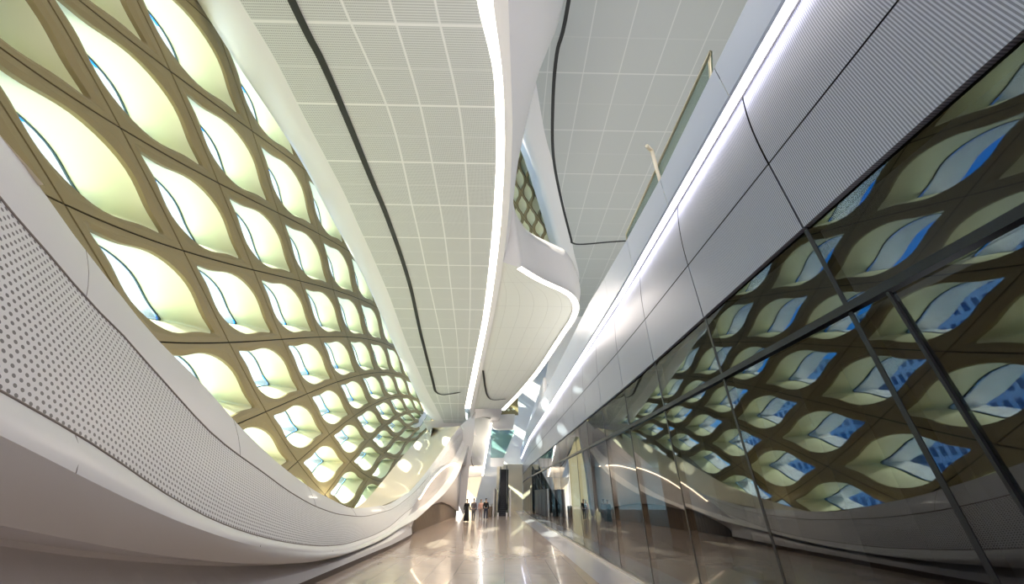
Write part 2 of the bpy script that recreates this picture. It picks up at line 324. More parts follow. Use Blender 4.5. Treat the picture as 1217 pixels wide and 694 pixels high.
def cell(i, j, name, label, group, pos=lat, depth=DEPTH, hood=HOOD, flip=1, full=True):
    P = lambda u, v: pos(i + u, j + v)
    C = P(.5, .5); tu = P(.6, .5) - P(.4, .5); tv = P(.5, .6) - P(.5, .4)
    n = tu.cross(tv).normalized() * flip
    if n.x > 0 and pos is lat: n = -n
    dirn = Vector((n.x, n.y, TILT * math.hypot(n.x, n.y))).normalized()
    root = empty(name, tuple(C)); tag(root, label, None, group, 'structure')
    K = len(OPEN); vs = []; e = 0.008
    sq = []
    for (u, v) in OPEN:
        du, dv = u - .5, v - .5; k = (0.5 - e) / max(abs(du), abs(dv)); sq.append((.5 + du * k, .5 + dv * k))
    # make sure the four corners of the outer outline exist
    for c in ((e, e), (1 - e, e), (1 - e, 1 - e), (e, 1 - e)):
        k = min(range(K), key=lambda t: (sq[t][0] - c[0]) ** 2 + (sq[t][1] - c[1]) ** 2); sq[k] = c
    mid = [((a[0] * .45 + b[0] * .55), (a[1] * .45 + b[1] * .55)) for a, b in zip(sq, OPEN)]
    def ring(loop, d): return [P(u, v) + n * d for u, v in loop]
    rings = [ring(sq, .10), ring(sq, 0), ring(mid, .0), ring(OPEN, .05)]
    Q = [P(u, v) for u, v in OPEN]; rings.append([C + (q - C) * .985 + n * .14 for q in Q])
    def faces(R0, R1): return [(R0 * K + k, R0 * K + (k + 1) % K, R1 * K + (k + 1) % K, R1 * K + k) for k in range(K)]
    vs = [q for r in rings for q in r]; fs = sum([faces(a, a + 1) for a in range(len(rings) - 1)], [])
    mesh('frame', vs, fs, M['gold'], root, False)
    A = P(1, 1) - P(0, 0)
    C2 = C - A * SHIFT + Vector((0, 0, LIFT)) + dirn * depth
    rv = []
    for s in range(9):
        t = s / 8; tt = t * t * (3 - 2 * t); sc = .985 + (PANE - .985) * (t ** 0.8)
        cc = C + n * .14 * (1 - t) + (C2 - C) * t - (A * 0.02) * math.sin(PI * t)
        rv.append([cc + (q - C) * sc for q in Q])
    fs2 = [(a * K + k, a * K + (k + 1) % K, (a + 1) * K + (k + 1) % K, (a + 1) * K + k) for a in range(8) for k in range(K)]
    r = mesh('reveal', [q for g in rv for q in g], fs2, M['reveal'], root, True)
    last = rv[-1]; cc = C2
    g = [last, [cc + (q - cc) * .975 for q in last], [cc + (q - cc) * .975 + dirn * .05 for q in last]]
    if full: mesh('gasket', [q for h in g for q in h], [(a * K + k, a * K + (k + 1) % K, (a + 1) * K + (k + 1) % K, (a + 1) * K + k) for a in range(2) for k in range(K)], M['gasket'], root)
    inner = g[2]
    mesh('glass_pane', inner + [q + dirn * .03 for q in inner], [tuple(range(K)), tuple(range(2 * K - 1, K - 1, -1))] + [(k, (k + 1) % K, K + (k + 1) % K, K + k) for k in range(K)], M['pane'], root)
    hd = []
    for s in range(4):
        t = s / 3; hd.append([cc + dirn * (.05 + hood * t) - A * .015 * t + (q - cc) * (1 + .05 * t) for q in inner])
    mesh('outer_hood', [q for h in hd for q in h], [(a * K + k, a * K + (k + 1) % K, (a + 1) * K + (k + 1) % K, (a + 1) * K + k) for a in range(3) for k in range(K)], M['hood'], root, True)
    return root

ORD = ['first', 'second', 'third', 'fourth', 'fifth', 'sixth', 'seventh', 'eighth', 'ninth', 'tenth', 'eleventh', 'twelfth']
cells = []
for j in range(-2, 10):
    for i in range(-2, 8):
        c = lat(i + .5, j + .5)
        if c.y < -1.0 or c.y > 76 or c.z < 0.3 or c.z > 32: continue
        cells.append((i, j))
n_ = 0
for (i, j) in cells:
    n_ += 1
    row = [t for t in cells if t[1] == j]; k = row.index((i, j))
    lab = 'glowing diamond window in the left facade, %s from the near end of the %s band down' % (ORD[k], ORD[j + 2])
    cell(i, j, 'window_%d' % n_, lab, 'diamond windows of the left facade')
# dark joints behind the frames
vs, fs = [], []
def strip(a, b, steps=10, w=0.11):
    for s in range(steps + 1):
        t = s / steps; u = a[0] + (b[0] - a[0]) * t; v = a[1] + (b[1] - a[1]) * t
        q = lat(u, v); du, dv = (w / 5.2, 0) if a[0] == b[0] else (0, w / 5.0)
        nn = (lat(u + .05, v) - q).cross(lat(u, v + .05) - q).normalized()
        if nn.x > 0: nn = -nn
        vs.append(lat(u - du, v - dv) + nn * .035); vs.append(lat(u + du, v + dv) + nn * .035)
        if s: b_ = len(vs); fs.append((b_ - 4, b_ - 3, b_ - 1, b_ - 2))
for (i, j) in cells:
    for a, b in (((i, j), (i + 1, j)), ((i, j), (i, j + 1)), ((i + 1, j), (i + 1, j + 1)), ((i, j + 1), (i + 1, j + 1))): strip(a, b)
o = mesh('wall_left', vs, fs, M['joint']); tag(o, 'dark joint grid between the gold window frames of the left facade', None, None, 'structure')
# ------------------------------------------------------------------ the sweeping white parapet on the left
wl = empty('wall_left'); tag(wl, 'sweeping white parapet with perforated panel below the diamond windows', None, None, 'structure')
YS = yrange(-2.6, 37.5, 90, 1.35)
def rrow(a, b, n, dx=0.0, dz=0.0, bulge=0.0):
    rows = []
    for Y in YS:
        p, q = rail(R[a], Y), rail(R[b], Y); row = []
        for k in range(n + 1):
            t = k / n; v = p.lerp(q, t); v.x += bulge * 4 * t * (1 - t); row.append(v)
        rows.append(row)
    return rows
def arcuv(rows):
    L1 = [0]
    for i in range(1, len(rows)): L1.append(L1[-1] + (rows[i][-1] - rows[i - 1][-1]).length)
    L2 = [[0] for _ in rows]
    for i, r in enumerate(rows):
        for j in range(1, len(r)): L2[i].append(L2[i][-1] + (r[j] - r[j - 1]).length)
    mx = [l[-1] for l in L2]
    return lambda i, j: (L1[i], L2[i][j] / max(mx[i], 1e-4) * 1.55)
rw = rrow('rb_top', 'rb_p1', 4, bulge=.03); grid('top_band', rw, M['white'], wl)
rw = rrow('rb_p1', 'rb_p2', 8, bulge=.05); grid('perforated_panel', rw, M['perf'], wl, arcuv(rw))
rw = rrow('rb_p2', 'rb_lip', 4, bulge=.04); grid('lower_band', rw, M['white'], wl)
rw = rrow('rb_lip', 'rb_bot', 6, bulge=.04); grid('underside', rw, M['white_matte'], wl)
for nm in ('rb_p1', 'rb_p2'):
    tube([rail(R[nm], Y) + Vector((.004, 0, 0)) for Y in YS if Y < 26], 0.010, M['groove'], 'panel_joint', wl, 5)
for Y in (3.2, 6.6, 10.2, 14.0, 18.2, 23.0):
    for na, nb in (('rb_top', 'rb_p1'), ('rb_p2', 'rb_lip')):
        tube([rail(R[na], Y).lerp(rail(R[nb], Y), t) + Vector((.03 * 4 * t * (1 - t) + .003, 0, 0)) for t in (0, .25, .5, .75, 1)], .003, M['groove'], 'cross_joint', wl, 5)
# broad inner ledge between parapet edge and windows
T = catmull([(R['rb_top'][0][0] + .05, -2.6, rail(R['rb_top'], -2.6).z)] + R['rb_top'], 6); I = catmull([(R['rb_in'][0][0], -2.6, rail(R['rb_top'], -2.6).z - .1)] + R['rb_in'], 6)
rows = []
for a, b in zip(T, I):
    rows.append([a.lerp(b, k / 6) + Vector((0, 0, -.05 * math.sin(PI * k / 6))) for k in range(7)])
grid('inner_ledge', rows, M['cream'], wl)
rows = [[b, b + Vector((-.3, 0, -2.5)), b + Vector((-.5, 0, -5))] for b in I]
grid('ledge_skirt', rows, M['cream'], wl)
# lower wall, plinth
def base_x(Y):
    t = min(1, max(0, (Y - 15) / 4.2)); return (1 - t) * base_x0(Y) + t * -4.15
def base_x0(Y): return rail(R['base'], max(Y, 8.86)).x - (0.0 if Y > 8.86 else (8.86 - Y) * 0.03)
YL = [y for y in YS if y <= 19.4]
rows = []
for Y in YL:
    q = rail(R['rb_bot'], Y); bx = base_x(Y) - .02; fd = 1 - min(1, max(0, (Y - 12) / 6.5))
    rows.append([Vector((q.x - .02, Y, q.z + .01)), Vector((min(q.x, bx) - .32 * fd, Y, q.z + .02)), Vector((min(q.x, bx) - .34 * fd, Y, q.z - .03)), Vector((bx - .10 * min(1, q.z), Y, q.z * .45 + .08)), Vector((bx, Y, .12))])
grid('lower_wall', rows, M['white'], wl, smooth=False)
rows = [[Vector((base_x(Y) - .03, Y, .13)), Vector((base_x(Y) - .03, Y, 0))] for Y in YL]
o = grid('baseboard_left', rows, mat('dark_plinth', (0.12, 0.09, 0.07), 0.4), None, smooth=False); tag(o, 'dark plinth along the foot of the left wall', None, None, 'structure')
tube([(base_x(Y) + .0 - .06 * min(1, rail(R['rb_bot'], Y).z), Y, rail(R['rb_bot'], Y).z * .32 + .1) for Y in YL if Y < 7.8], 0.008, M['joint'], 'lower_joint', wl, 5)
# arch niche further down
YA = yrange(19.36, 37.5, 40, 1.0)
rows = []
for Y in YA:
    a = rail(R['rb_bot'], Y); b = rail(R['niche'], Y); b.z = min(b.z, a.z - .02)
    if Y > 36: b.z = min(b.z, a.z)
    rows.append([a, a.lerp(b, .5), b, b + Vector((-.38, 0, .02))])
grid('niche_surround', rows, M['white'], wl)
rows = []
for Y in YA:
    b = rail(R['niche'], Y) + Vector((-.38, 0, .05)); c = rail(R['wood'], Y); c.x -= .36
    if c.z > b.z: b.z = c.z + .05
    rows.append([b, b.lerp(c, .5), c, c + Vector((-.25, 0, 0))])
grid('lit_niche', rows, M['white'], wl)
rows = [[Vector((rail(R['wood'], Y).x - .56, Y, rail(R['wood'], Y).z + .1)), Vector((rail(R['wood'], Y).x - .56, Y, 0))] for Y in YA]
grid('wood_arch', rows, M['wood'], wl, smooth=False)
nl = empty('strip_light', (-4.2, 28, 3.4)); tag(nl, 'warm light line tucked under the top edge of the arched niche', 'light')
tube([rail(R['niche'], Y) + Vector((-.33, 0, -.02)) for Y in YA if 21 < Y < 36], .035, M['led_warm'], 'diffuser', nl, 6)
tube([rail(R['niche'], Y) + Vector((-.36, 0, .03)) for Y in YA if 21 < Y < 36], .035, M['white_matte'], 'housing', nl, 6)
# pier where parapet and ceiling meet
P = [Vector(q) for q in R['pier']]
vs = P + [q + Vector((-.1, 1.2, 0)) for q in P]; k = len(P)
mesh('pier', vs, [tuple(range(k)), tuple(range(2 * k - 1, k - 1, -1))] + [(a, (a + 1) % k, k + (a + 1) % k, k + a) for a in range(k)], M['white'], wl)

# ------------------------------------------------------------------ main soffit
cl = empty('ceiling'); tag(cl, 'long curved perforated ceiling between the left windows and the hall light line', None, None, 'structure')
YC = yrange(-2.6, 38.4, 80, 1.15)
def zc(Y):
    P = R['zc']
    if Y <= P[0][1]: return P[0][2]
    if Y >= P[-1][1]: return P[-1][2]
    for i in range(len(P) - 1):
        if P[i][1] <= Y <= P[i + 1][1]: break
    def sl(j):
        if j in (0, len(P) - 1): return 0.0
        a = (P[j][2] - P[j - 1][2]) / (P[j][1] - P[j - 1][1]); b = (P[j + 1][2] - P[j][2]) / (P[j + 1][1] - P[j][1])
        return 0.0 if a * b <= 0 else 2 * a * b / (a + b)
    h = P[i + 1][1] - P[i][1]; t = (Y - P[i][1]) / h
    return (2*t**3 - 3*t*t + 1) * P[i][2] + (t**3 - 2*t*t + t) * h * sl(i) + (-2*t**3 + 3*t*t) * P[i + 1][2] + (t**3 - t*t) * h * sl(i + 1)
def crow(rails, per, off=0.0, lo=-9, hi=99):
    rows = []
    for Y in YC:
        if Y < lo or Y > hi: continue
        pts = [rail(R[q], Y) for q in rails]; row = []
        for a, b in zip(pts[:-1], pts[1:]):
            for k in range(per): row.append(a.lerp(b, k / per))
        row.append(pts[-1])
        for q in row: q.z = zc(Y) + off
        rows.append(row)
    return rows
SL = R['slot'][:8]
R['slotc'] = SL + [[-6.3, 38.6, 8.1]]
for nm, x in (('seam2', -5.6), ('seam3', -5.1), ('seam4', -4.6)): R[nm] = R[nm] + [[x, 38.6, 8.1]]
CR = ['e1', 'slotc', 'seam2', 'seam3', 'seam4', 'stl']
rows = crow(CR, 4); ys = [r[0].y for r in rows]
grid('ceiling_panels', rows, M['ceil'], cl, lambda i, j: (j / 4, ys[i] / 1.75))
rows = []
for Y in YC:
    a = rail(R['e1'], Y); a.z = zc(Y); b = rail(R['e0'], Y); row = []
    for k in range(7):
        t = k / 6; q = a.lerp(b, t); q.z = a.z + (b.z - a.z) * t ** 1.8; row.append(q)
    row += [row[-1] + Vector((-.05, 0, .5)), row[-1] + Vector((.6, 0, 1.2))]
    rows.append(row)
grid('edge_band', rows, M['white'], cl)
rows = [[rail(R['str'], Y) * 1, rail(R['edge'], Y) * 1] for Y in YC]
for r, Y in zip(rows, YC):
    for q in r: q.z = zc(Y)
grid('light_margin', rows, M['white'], cl)
# end piece beyond the panels
rows = []
for k in range(9):
    t = k / 8; Y = 38.0 + 5 * t
    rows.append([Vector((-8.6 + s_ / 6 * 5.2, Y, zc(Y) + .03)) for s_ in range(7)])
grid('end_soffit', rows, M['white'], cl)
# narrow light
lt = empty('strip_light', (-.6, 6, 13.8)); tag(lt, 'long curved warm white light line along the edge of the main ceiling', 'light')
YT = [y for y in YC if y < 36.2]
rows = [[rail(R['stl'], Y), rail(R['str'], Y)] for Y in YT]
for r, Y in zip(rows, YT):
    for q in r: q.z = zc(Y) - .015
grid('diffuser', rows, M['led'], lt)
rows = [[rail(R['stl'], Y) + Vector((-.03, 0, 0)), rail(R['str'], Y) + Vector((.03, 0, 0))] for Y in YT]
for r, Y in zip(rows, YT):
    for q in r: q.z = zc(Y) - .005
grid('housing', rows, M['white_matte'], lt)
def slot(pts, w, name, label, dz=-.012, n=6, drape=False):
    C_ = catmull(pts, n); rows = []
    if drape:
        for q in C_: q.z = zc(q.y)
    for k, q in enumerate(C_):
        t = (C_[min(k + 1, len(C_) - 1)] - C_[max(k - 1, 0)]); s = Vector((t.y, -t.x, 0)).normalized() * w / 2
        rows.append([q - s + Vector((0, 0, dz)), q + s + Vector((0, 0, dz)), q + s + Vector((0, 0, dz + .008)), q - s + Vector((0, 0, dz + .008)), q - s + Vector((0, 0, dz))])
    o = grid(name, rows, M['black'], None, smooth=False); tag(o, label, None, None, 'structure'); return o
s_pts = [Vector((-6.5, -2.6, 13.85))] + [Vector((q[0], q[1], zc(q[1]))) for q in R['slot']]
slot(s_pts, .24, 'trim_1', 'black air slot curving along the main ceiling and turning at its far end', dz=-.03, n=12, drape=True)
# side of the soffit that sweeps up to the upper ceiling, then becomes the S shaped fascia
FT = [[2.3, -2.6, 17.85], [2.2, 2.5, 17.85]] + R['ftop'] + [R['ftop2'][0]]
rows = []
for Y in yrange(-2.6, 17.3, 44, 1):
    a = rail(R['edge'], Y); a.z = zc(Y); f = Vector(R['ftop2'][0]); b = rail(FT, Y) if Y < f.y else f.lerp(Vector((-.15, 17.3, 16.9)), (Y - f.y) / (17.3 - f.y))
    rows.append([a.lerp(b, k / 8) + Vector((.2 * math.sin(PI * k / 8), 0, 0)) for k in range(9)] + [b + Vector((-.8, 0, 1.4))])
grid('side_fascia', rows, M['white'], cl)
E_ = [q for q in R['edge'] if q[1] > 9]
rows = []
for Y in yrange(17.0, 38.4, 30, 1):
    a = rail(R['edge'], Y); a.z = zc(Y); rows.append([a, a + Vector((.02, 0, .45)), a + Vector((-.1, 0, .9))])
grid('edge_return', rows, M['white'], cl)
# ------------------------------------------------------------------ second soffit with the S shaped light
c2 = empty('ceiling'); tag(c2, 'second curved ceiling bounded by the S shaped light', None, None, 'structure')
S = catmull([(-.6, 17.2, 13.87)] + R['S'], 5); O = catmull([[-.2, 15.6, 16.6]] + R['ftop2'], 5)
def at_t(Cv, t):
    x = t * (len(Cv) - 1); k = min(int(x), len(Cv) - 2); return Cv[k].lerp(Cv[k + 1], x - k)
rows = []
for k in range(81):
    t = k / 80; s = at_t(S, t); x0 = rail(R['edge'], s.y).x - .3; row = []
    for q in range(9):
        w_ = q / 8; row.append(Vector((x0 + (s.x - x0) * w_, s.y + .0, s.z + .06)))
    rows.append(row)
ys2 = [r[0].y for r in rows]
grid('curved_panels', rows, M['ceil_s'], c2, lambda i, j: (j / 8 * 6, ys2[i]))
rows = []
for k in range(81):
    t = k / 80; a = at_t(S, t); b = at_t(O, t); g_ = min(1, max(0, (t - .62) / .25)); b = b.lerp(a + Vector((.35, .2, 1.1)), g_ * g_ * (3 - 2 * g_))
    rows.append([a.lerp(b, q / 8) + Vector((0, 0, -.12 * math.sin(PI * q / 8))) for q in range(9)] + [b + Vector((-.1, .3, .6)), b + Vector((-.6, 1.0, .9))])
grid('outer_fascia', rows, M['white'], c2)
rows = []
for k in range(9):
    t = k / 8; Y = 36.2 + 8 * t; x = -.35 - .8 * t
    rows.append([Vector((-3.4 - .8 * t, Y, 9.15 - .2 * t)), Vector((x, Y, 9.15 - .2 * t)), Vector((x + .4, Y, 10.6))])
grid('tail_soffit', rows, M['white'], c2)
l2 = empty('strip_light', (4.6, 21, 13.5)); tag(l2, 'S shaped warm white light line bending round the second ceiling', 'light')
def flat_strip(C_, w, m, name, parent, dz):
    rows = []
    for k, q in enumerate(C_):
        t = (C_[min(k + 1, len(C_) - 1)] - C_[max(k - 1, 0)]); s = Vector((t.y, -t.x, 0)).normalized() * w / 2
        rows.append([q - s + Vector((0, 0, dz)), q + s + Vector((0, 0, dz))])
    return grid(name, rows, m, parent)
S2 = catmull(R['S'], 6)
flat_strip(S2, .36, M['led'], 'diffuser', l2, -.02); flat_strip(S2, .56, M['white_matte'], 'housing', l2, -.008)
slot(R['slot2'], .17, 'trim_2', 'black slot bending round the corner of the second ceiling', dz=-.03)
# ------------------------------------------------------------------ upper ceiling over the gallery
c3 = empty('ceiling'); tag(c3, 'high grey panelled ceiling over the upper gallery', None, None, 'structure')
UH = [[-1.7, -2.6, 22], [-1.1, 5.5, 22]] + R['uhole'] + [[6.3, 33, 22], [6.6, 62, 22]]
YU = yrange(-2.6, 41.0, 60, 1); rows = []
for Y in YU:
    a = rail(UH, Y); a.x += 1.4
    rows.append([Vector((a.x + (26 - a.x) * k / 12, Y, 22)) for k in range(13)])
grid('ceiling_panels', rows, M['ceil_up'], c3, lambda i, j: (rows[i][j].x / 2.0, YU[i] / 1.85))
rows2 = []
for Y in YU:
    a = rail(UH, Y); rows2.append([a + Vector((-.9, 0, 1.7)), a + Vector((-.25, 0, .65)), a + Vector((0, 0, .15)), a + Vector((.5, 0, 0)), a + Vector((1.5, 0, -.01))])
grid('edge_band', rows2, M['white'], c3)
rows = [[Vector((rail(UH, Y).x + (26 - rail(UH, Y).x) * k / 4, Y, 21.98 - (Y - 41) * .15)) for k in range(5)] for Y in (41, 50, 62)]
grid('far_soffit', rows, M['white'], c3)
us = [Vector((2.9, -2.6, 22))] + [Vector(q) for q in R['uslot']]
slot(us[:-2] + [Vector((5.9, 25.6, 22)), Vector((6.9, 25.8, 22)), Vector((10, 25.3, 22)), Vector((15, 24.8, 22))], .2, 'trim_3', 'black slot curving along the upper ceiling and turning right')
# roof over everything and the closing walls
rf = box('ceiling', (-17, -7, 33), (27, 88, 33.5), M['white_matte']); tag(rf, 'high roof above the curved ceilings', None, None, 'structure')
o = box('wall_back', (-13.5, -7.4, -1), (27, -7, 33), M['white_matte']); tag(o, 'plain wall closing the hall behind the viewer', None, None, 'structure')
o = box('sun_block_left_near', (-13.5, -7.4, -1), (-12.7, -.2, 33), M['white_matte']); tag(o, 'added unseen wall blocking the sun at the near end of the diamond facade', None, None, 'structure')  # unseen blocker, added to keep sun from passing the open end of the lattice
o = box('wall_front', (-8.2, 66, -1), (26, 66.3, 33), M['white_matte']); tag(o, 'plain cream wall closing the far end of the concourse', None, None, 'structure')
o = box('wall_front', (-24, 88, -1), (27, 88.4, 33), M['white_matte']); tag(o, 'plain wall closing the far end of the hall', None, None, 'structure')
o = box('wall_far_right', (26, -7, -1), (26.4, 88, 33), M['white_matte']); tag(o, 'side wall behind the gallery', None, None, 'structure')
o = box('floor_gallery', (3.9, -7, 5.9), (26, 88, 6.4), M['white_matte']); tag(o, 'floor slab of the upper gallery', None, None, 'structure')

o = box('wall_left_end', (-24, 80, -1), (-8.2, 80.4, 33), M['gold']); tag(o, 'gold wall closing the far end of the diamond facade', None, None, 'structure')
# small lattice seen through the gap between ceilings
PC = [Vector(q) for q in R['patch']]
def patch_pos(i, j):
    u = (i - j + 5) / 10; v = (i + j) / 12
    return PC[0].lerp(PC[1], u).lerp(PC[2].lerp(PC[3], u), v)
pn = 0
for i in range(0, 13):
    for j in range(0, 13):
        c = patch_pos(i + .5, j + .5); u = (i - j + 5) / 10; v = (i + j + 1) / 12
        if not (-.15 < u < 1.15 and 0.0 < v < 1.15): continue
        pn += 1
        cell(i, j, 'window_%d' % (n_ + pn), 'small diamond window seen through the gap between the ceilings', 'diamond windows in the roof gap', patch_pos, 1.0, .5, PATCH_FLIP, False)

# ------------------------------------------------------------------ floor
o = box('floor', (-12, -7, -.4), (WALL + 0.35, 72, 0), M['floor']); tag(o, 'polished brownish stone floor', None, None, 'structure')
def wx(Y): return WALL - .03 * min(max(0.0, Y - 8), 28)
rows = [[Vector((wx(Y) - .95, Y, .004)), Vector((wx(Y) + .02, Y, .004))] for Y in (-3, 2, 5, 8, 12, 16, 20, 26, 32, 36, 57)]
o = grid('floor_border', rows, M['floor_edge'], None, smooth=False); tag(o, 'pale stone border of the floor along the glass wall', None, None, 'structure')
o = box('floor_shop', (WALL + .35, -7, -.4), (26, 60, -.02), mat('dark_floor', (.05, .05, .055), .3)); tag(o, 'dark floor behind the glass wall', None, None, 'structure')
# ------------------------------------------------------------------ glazed wall on the right
joints = [-1.5, .62, 2.74, 4.84, 6.95, 9.05, 11.15, 13.25, 15.35, 17.45, 19.55, 21.65, 23.75, 25.85, 27.95, 30.05, 32.15, 34.25, 36.35, 38.45, 40.55, 42.65, 44.75, 46.85, 48.95, 51.05, 53.15, 55.25, 57.35]
Z0, ZT, ZF, ZJ, ZS, ZB = .06, 3.13, 4.04, 5.05, 6.42, 7.18
def quadbox(name, y0, y1, z0, z1, t0, t1, m, parent=None, g=.008, sub=1):
    """slab following the wall plan, t0..t1 measured from the glass face into the shop side"""
    a, b = wx(y0 + g), wx(y1 - g); y0 += g; y1 -= g; z0 += g; z1 -= g
    vs = [(a + t0, y0, z0), (b + t0, y1, z0), (b + t0, y1, z1), (a + t0, y0, z1), (a + t1, y0, z0), (b + t1, y1, z0), (b + t1, y1, z1), (a + t1, y0, z1)]
    return mesh(name, vs, [(3, 2, 1, 0), (4, 5, 6, 7), (0, 1, 5, 4), (1, 2, 6, 5), (2, 3, 7, 6), (3, 0, 4, 7)], m, parent)
rise = lambda Y: .085 * min(max(Y - 5, 0), 6)
far = lambda k: 'the %s bay along from the viewer' % ORD[k] if k < 11 else ('the %s bay from the far end' % ORD[len(joints) - 2 - k] if len(joints) - 2 - k < 11 else '%s bay after the eleventh' % ORD[k - 11])
for k in range(len(joints) - 1):
    y0, y1 = joints[k], joints[k + 1]
    o = quadbox('glass_panel', y0, y1, Z0 - .03, ZT - .037, 0, .03, M['partition'], g=.024); tag(o, 'tall lower glass panel of the right wall, %s' % far(k), 'glass panel', 'lower glass panels of the right wall')
    o = quadbox('glass_panel', y0, y1, ZT + .029, ZF, 0, .03, M['partition'], g=.024); tag(o, 'low upper glass panel above the transom, %s' % far(k), 'glass panel', 'upper glass panels of the right wall')
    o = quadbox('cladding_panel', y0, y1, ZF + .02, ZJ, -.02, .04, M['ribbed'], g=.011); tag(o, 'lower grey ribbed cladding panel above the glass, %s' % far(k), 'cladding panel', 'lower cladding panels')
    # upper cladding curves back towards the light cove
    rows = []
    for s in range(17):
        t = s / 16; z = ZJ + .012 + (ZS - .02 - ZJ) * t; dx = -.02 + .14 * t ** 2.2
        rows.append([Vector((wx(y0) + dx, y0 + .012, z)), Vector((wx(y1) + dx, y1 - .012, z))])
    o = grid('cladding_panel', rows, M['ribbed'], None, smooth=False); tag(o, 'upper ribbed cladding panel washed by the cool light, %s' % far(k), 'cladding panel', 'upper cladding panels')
    rows = []
    for (dx, z) in ((.30, ZS - .0), (-.03, ZS + .0), (-.06, ZS + .03), (-.06, ZB - .04), (-.04, ZB), (.13, ZB), (.135, ZB - .05)):
        rows.append([Vector((wx(y0) + dx, y0 + .006, z + (rise(y0) if z > ZS + .1 else 0))), Vector((wx(y1) + dx, y1 - .006, z + (rise(y1) if z > ZS + .1 else 0)))])
    o = grid('fascia_panel', rows, M['band'], None, smooth=False); tag(o, 'smooth pale blue fascia panel above the cool light, %s' % far(k), 'fascia panel', 'pale fascia panels')
for k, y in enumerate(joints[1:-1]):
    o = quadbox('mullion', y - .022, y + .022, Z0, ZF, -.004, .12, M['dark'], g=0); tag(o, 'slim dark mullion of the right glass wall, %s' % (ORD[k] + ' joint from the near end' if k < 11 else (ORD[len(joints) - 3 - k] + ' joint from the far end' if len(joints) - 3 - k < 11 else '%s joint after the eleventh' % ORD[k - 11])), 'mullion', 'mullions of the right glass wall')
o = quadbox('mullion', 2.355, 2.378, Z0 + .02, ZT - .05, -.030, -.004, M['dark'], g=0); tag(o, 'slim dark door mullion standing only below the transom, close to a full height mullion', 'mullion')
tr = empty('transom', (WALL, 2, ZT)); tag(tr, 'dark horizontal transom across the right glass wall', 'transom')
for k in range(len(joints) - 1):
    pass
rows = [[Vector((wx(Y) + a, Y, ZT + b)) for a, b in ((-.03, -.035), (-.03, .035), (.1, .035), (.1, -.035), (-.03, -.035))] for Y in (-1.5, 3, 6, 8, 12, 20, 28, 36, 57.3)]
grid('rail', rows, M['dark'], tr, smooth=False)
rows = [[Vector((wx(Y) + a, Y, b)) for a, b in ((-.05, 0), (-.05, .07), (.12, .07))] for Y in (-1.5, 3, 6, 8, 12, 20, 28, 36, 57.3)]
o = grid('baseboard_right', rows, M['steel'], None, smooth=False); tag(o, 'steel sill at the foot of the glass wall', None, None, 'structure')
# backing structure behind cladding, and the cove light
rows = [[Vector((wx(Y) + .16, Y, ZF)), Vector((wx(Y) + .16, Y, ZS - .05))] for Y in (-3, 2, 5, 8, 12, 20, 28, 36, 57.3)]
o = grid('wall_right', rows, M['joint'], None, smooth=False); tag(o, 'dark backing wall behind the ribbed cladding', None, None, 'structure')
cv = empty('strip_light', (WALL, 3, ZS)); tag(cv, 'long cool white light line under the pale fascia on the right', 'light')
rows = [[Vector((wx(Y) - .03, Y, ZS - .012)), Vector((wx(Y) + .09, Y, ZS - .012))] for Y in yrange(-1.5, 57.3, 42, 1)]
grid('diffuser', rows, M['led_cool'], cv, smooth=False)
rows = [[Vector((wx(Y) - .04, Y, ZS - .006)), Vector((wx(Y) + .12, Y, ZS - .006))] for Y in yrange(-1.5, 57.3, 42, 1)]
grid('housing', rows, M['white_matte'], cv, smooth=False)
# piers behind the glass
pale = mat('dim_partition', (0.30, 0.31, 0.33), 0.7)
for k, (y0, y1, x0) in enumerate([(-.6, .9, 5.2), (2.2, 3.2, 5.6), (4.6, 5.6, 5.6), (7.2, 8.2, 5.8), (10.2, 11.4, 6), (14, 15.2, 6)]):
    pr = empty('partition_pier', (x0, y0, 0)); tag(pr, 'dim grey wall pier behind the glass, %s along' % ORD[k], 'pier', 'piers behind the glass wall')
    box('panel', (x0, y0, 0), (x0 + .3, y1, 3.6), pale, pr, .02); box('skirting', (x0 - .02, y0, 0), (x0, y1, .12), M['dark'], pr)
# balustrade on the gallery edge
bl = empty('balustrade', (3.3, 5, ZB)); tag(bl, 'glass balustrade with pale brass edge on the upper gallery', 'balustrade')
g0, g1, g2, g3 = (3.3, 2.92, 8.03), (3.3, 7.6, 8.03), (3.3, 7.75, 7.25), (3.3, 3.3, 7.25)
vs = [g0, g1, g2, g3] + [(x + .025, y, z) for x, y, z in (g0, g1, g2, g3)]
mesh('glass_pane', vs, [(0, 1, 2, 3), (7, 6, 5, 4), (0, 4, 5, 1), (1, 5, 6, 2), (2, 6, 7, 3), (3, 7, 4, 0)], M['rail_glass'], bl)
tube([g2, g1, g0, (3.3, 3.02, 7.9), g3], .028, M['brass'], 'handrail', bl)
fl = empty('bracket', (3.3, 5.2, 7.8)); tag(fl, 'small cream bracket standing up over the glass balustrade', 'bracket')
tube([(3.252, 5.25, 7.2), (3.25, 5.24, 8.0), (3.25, 5.22, 8.5)], .04, M['cream'], 'arm', fl); tube([(3.25, 5.22, 8.5), (3.17, 5.18, 8.56), (3.1, 5.12, 8.54)], .045, M['cream'], 'hook', fl)

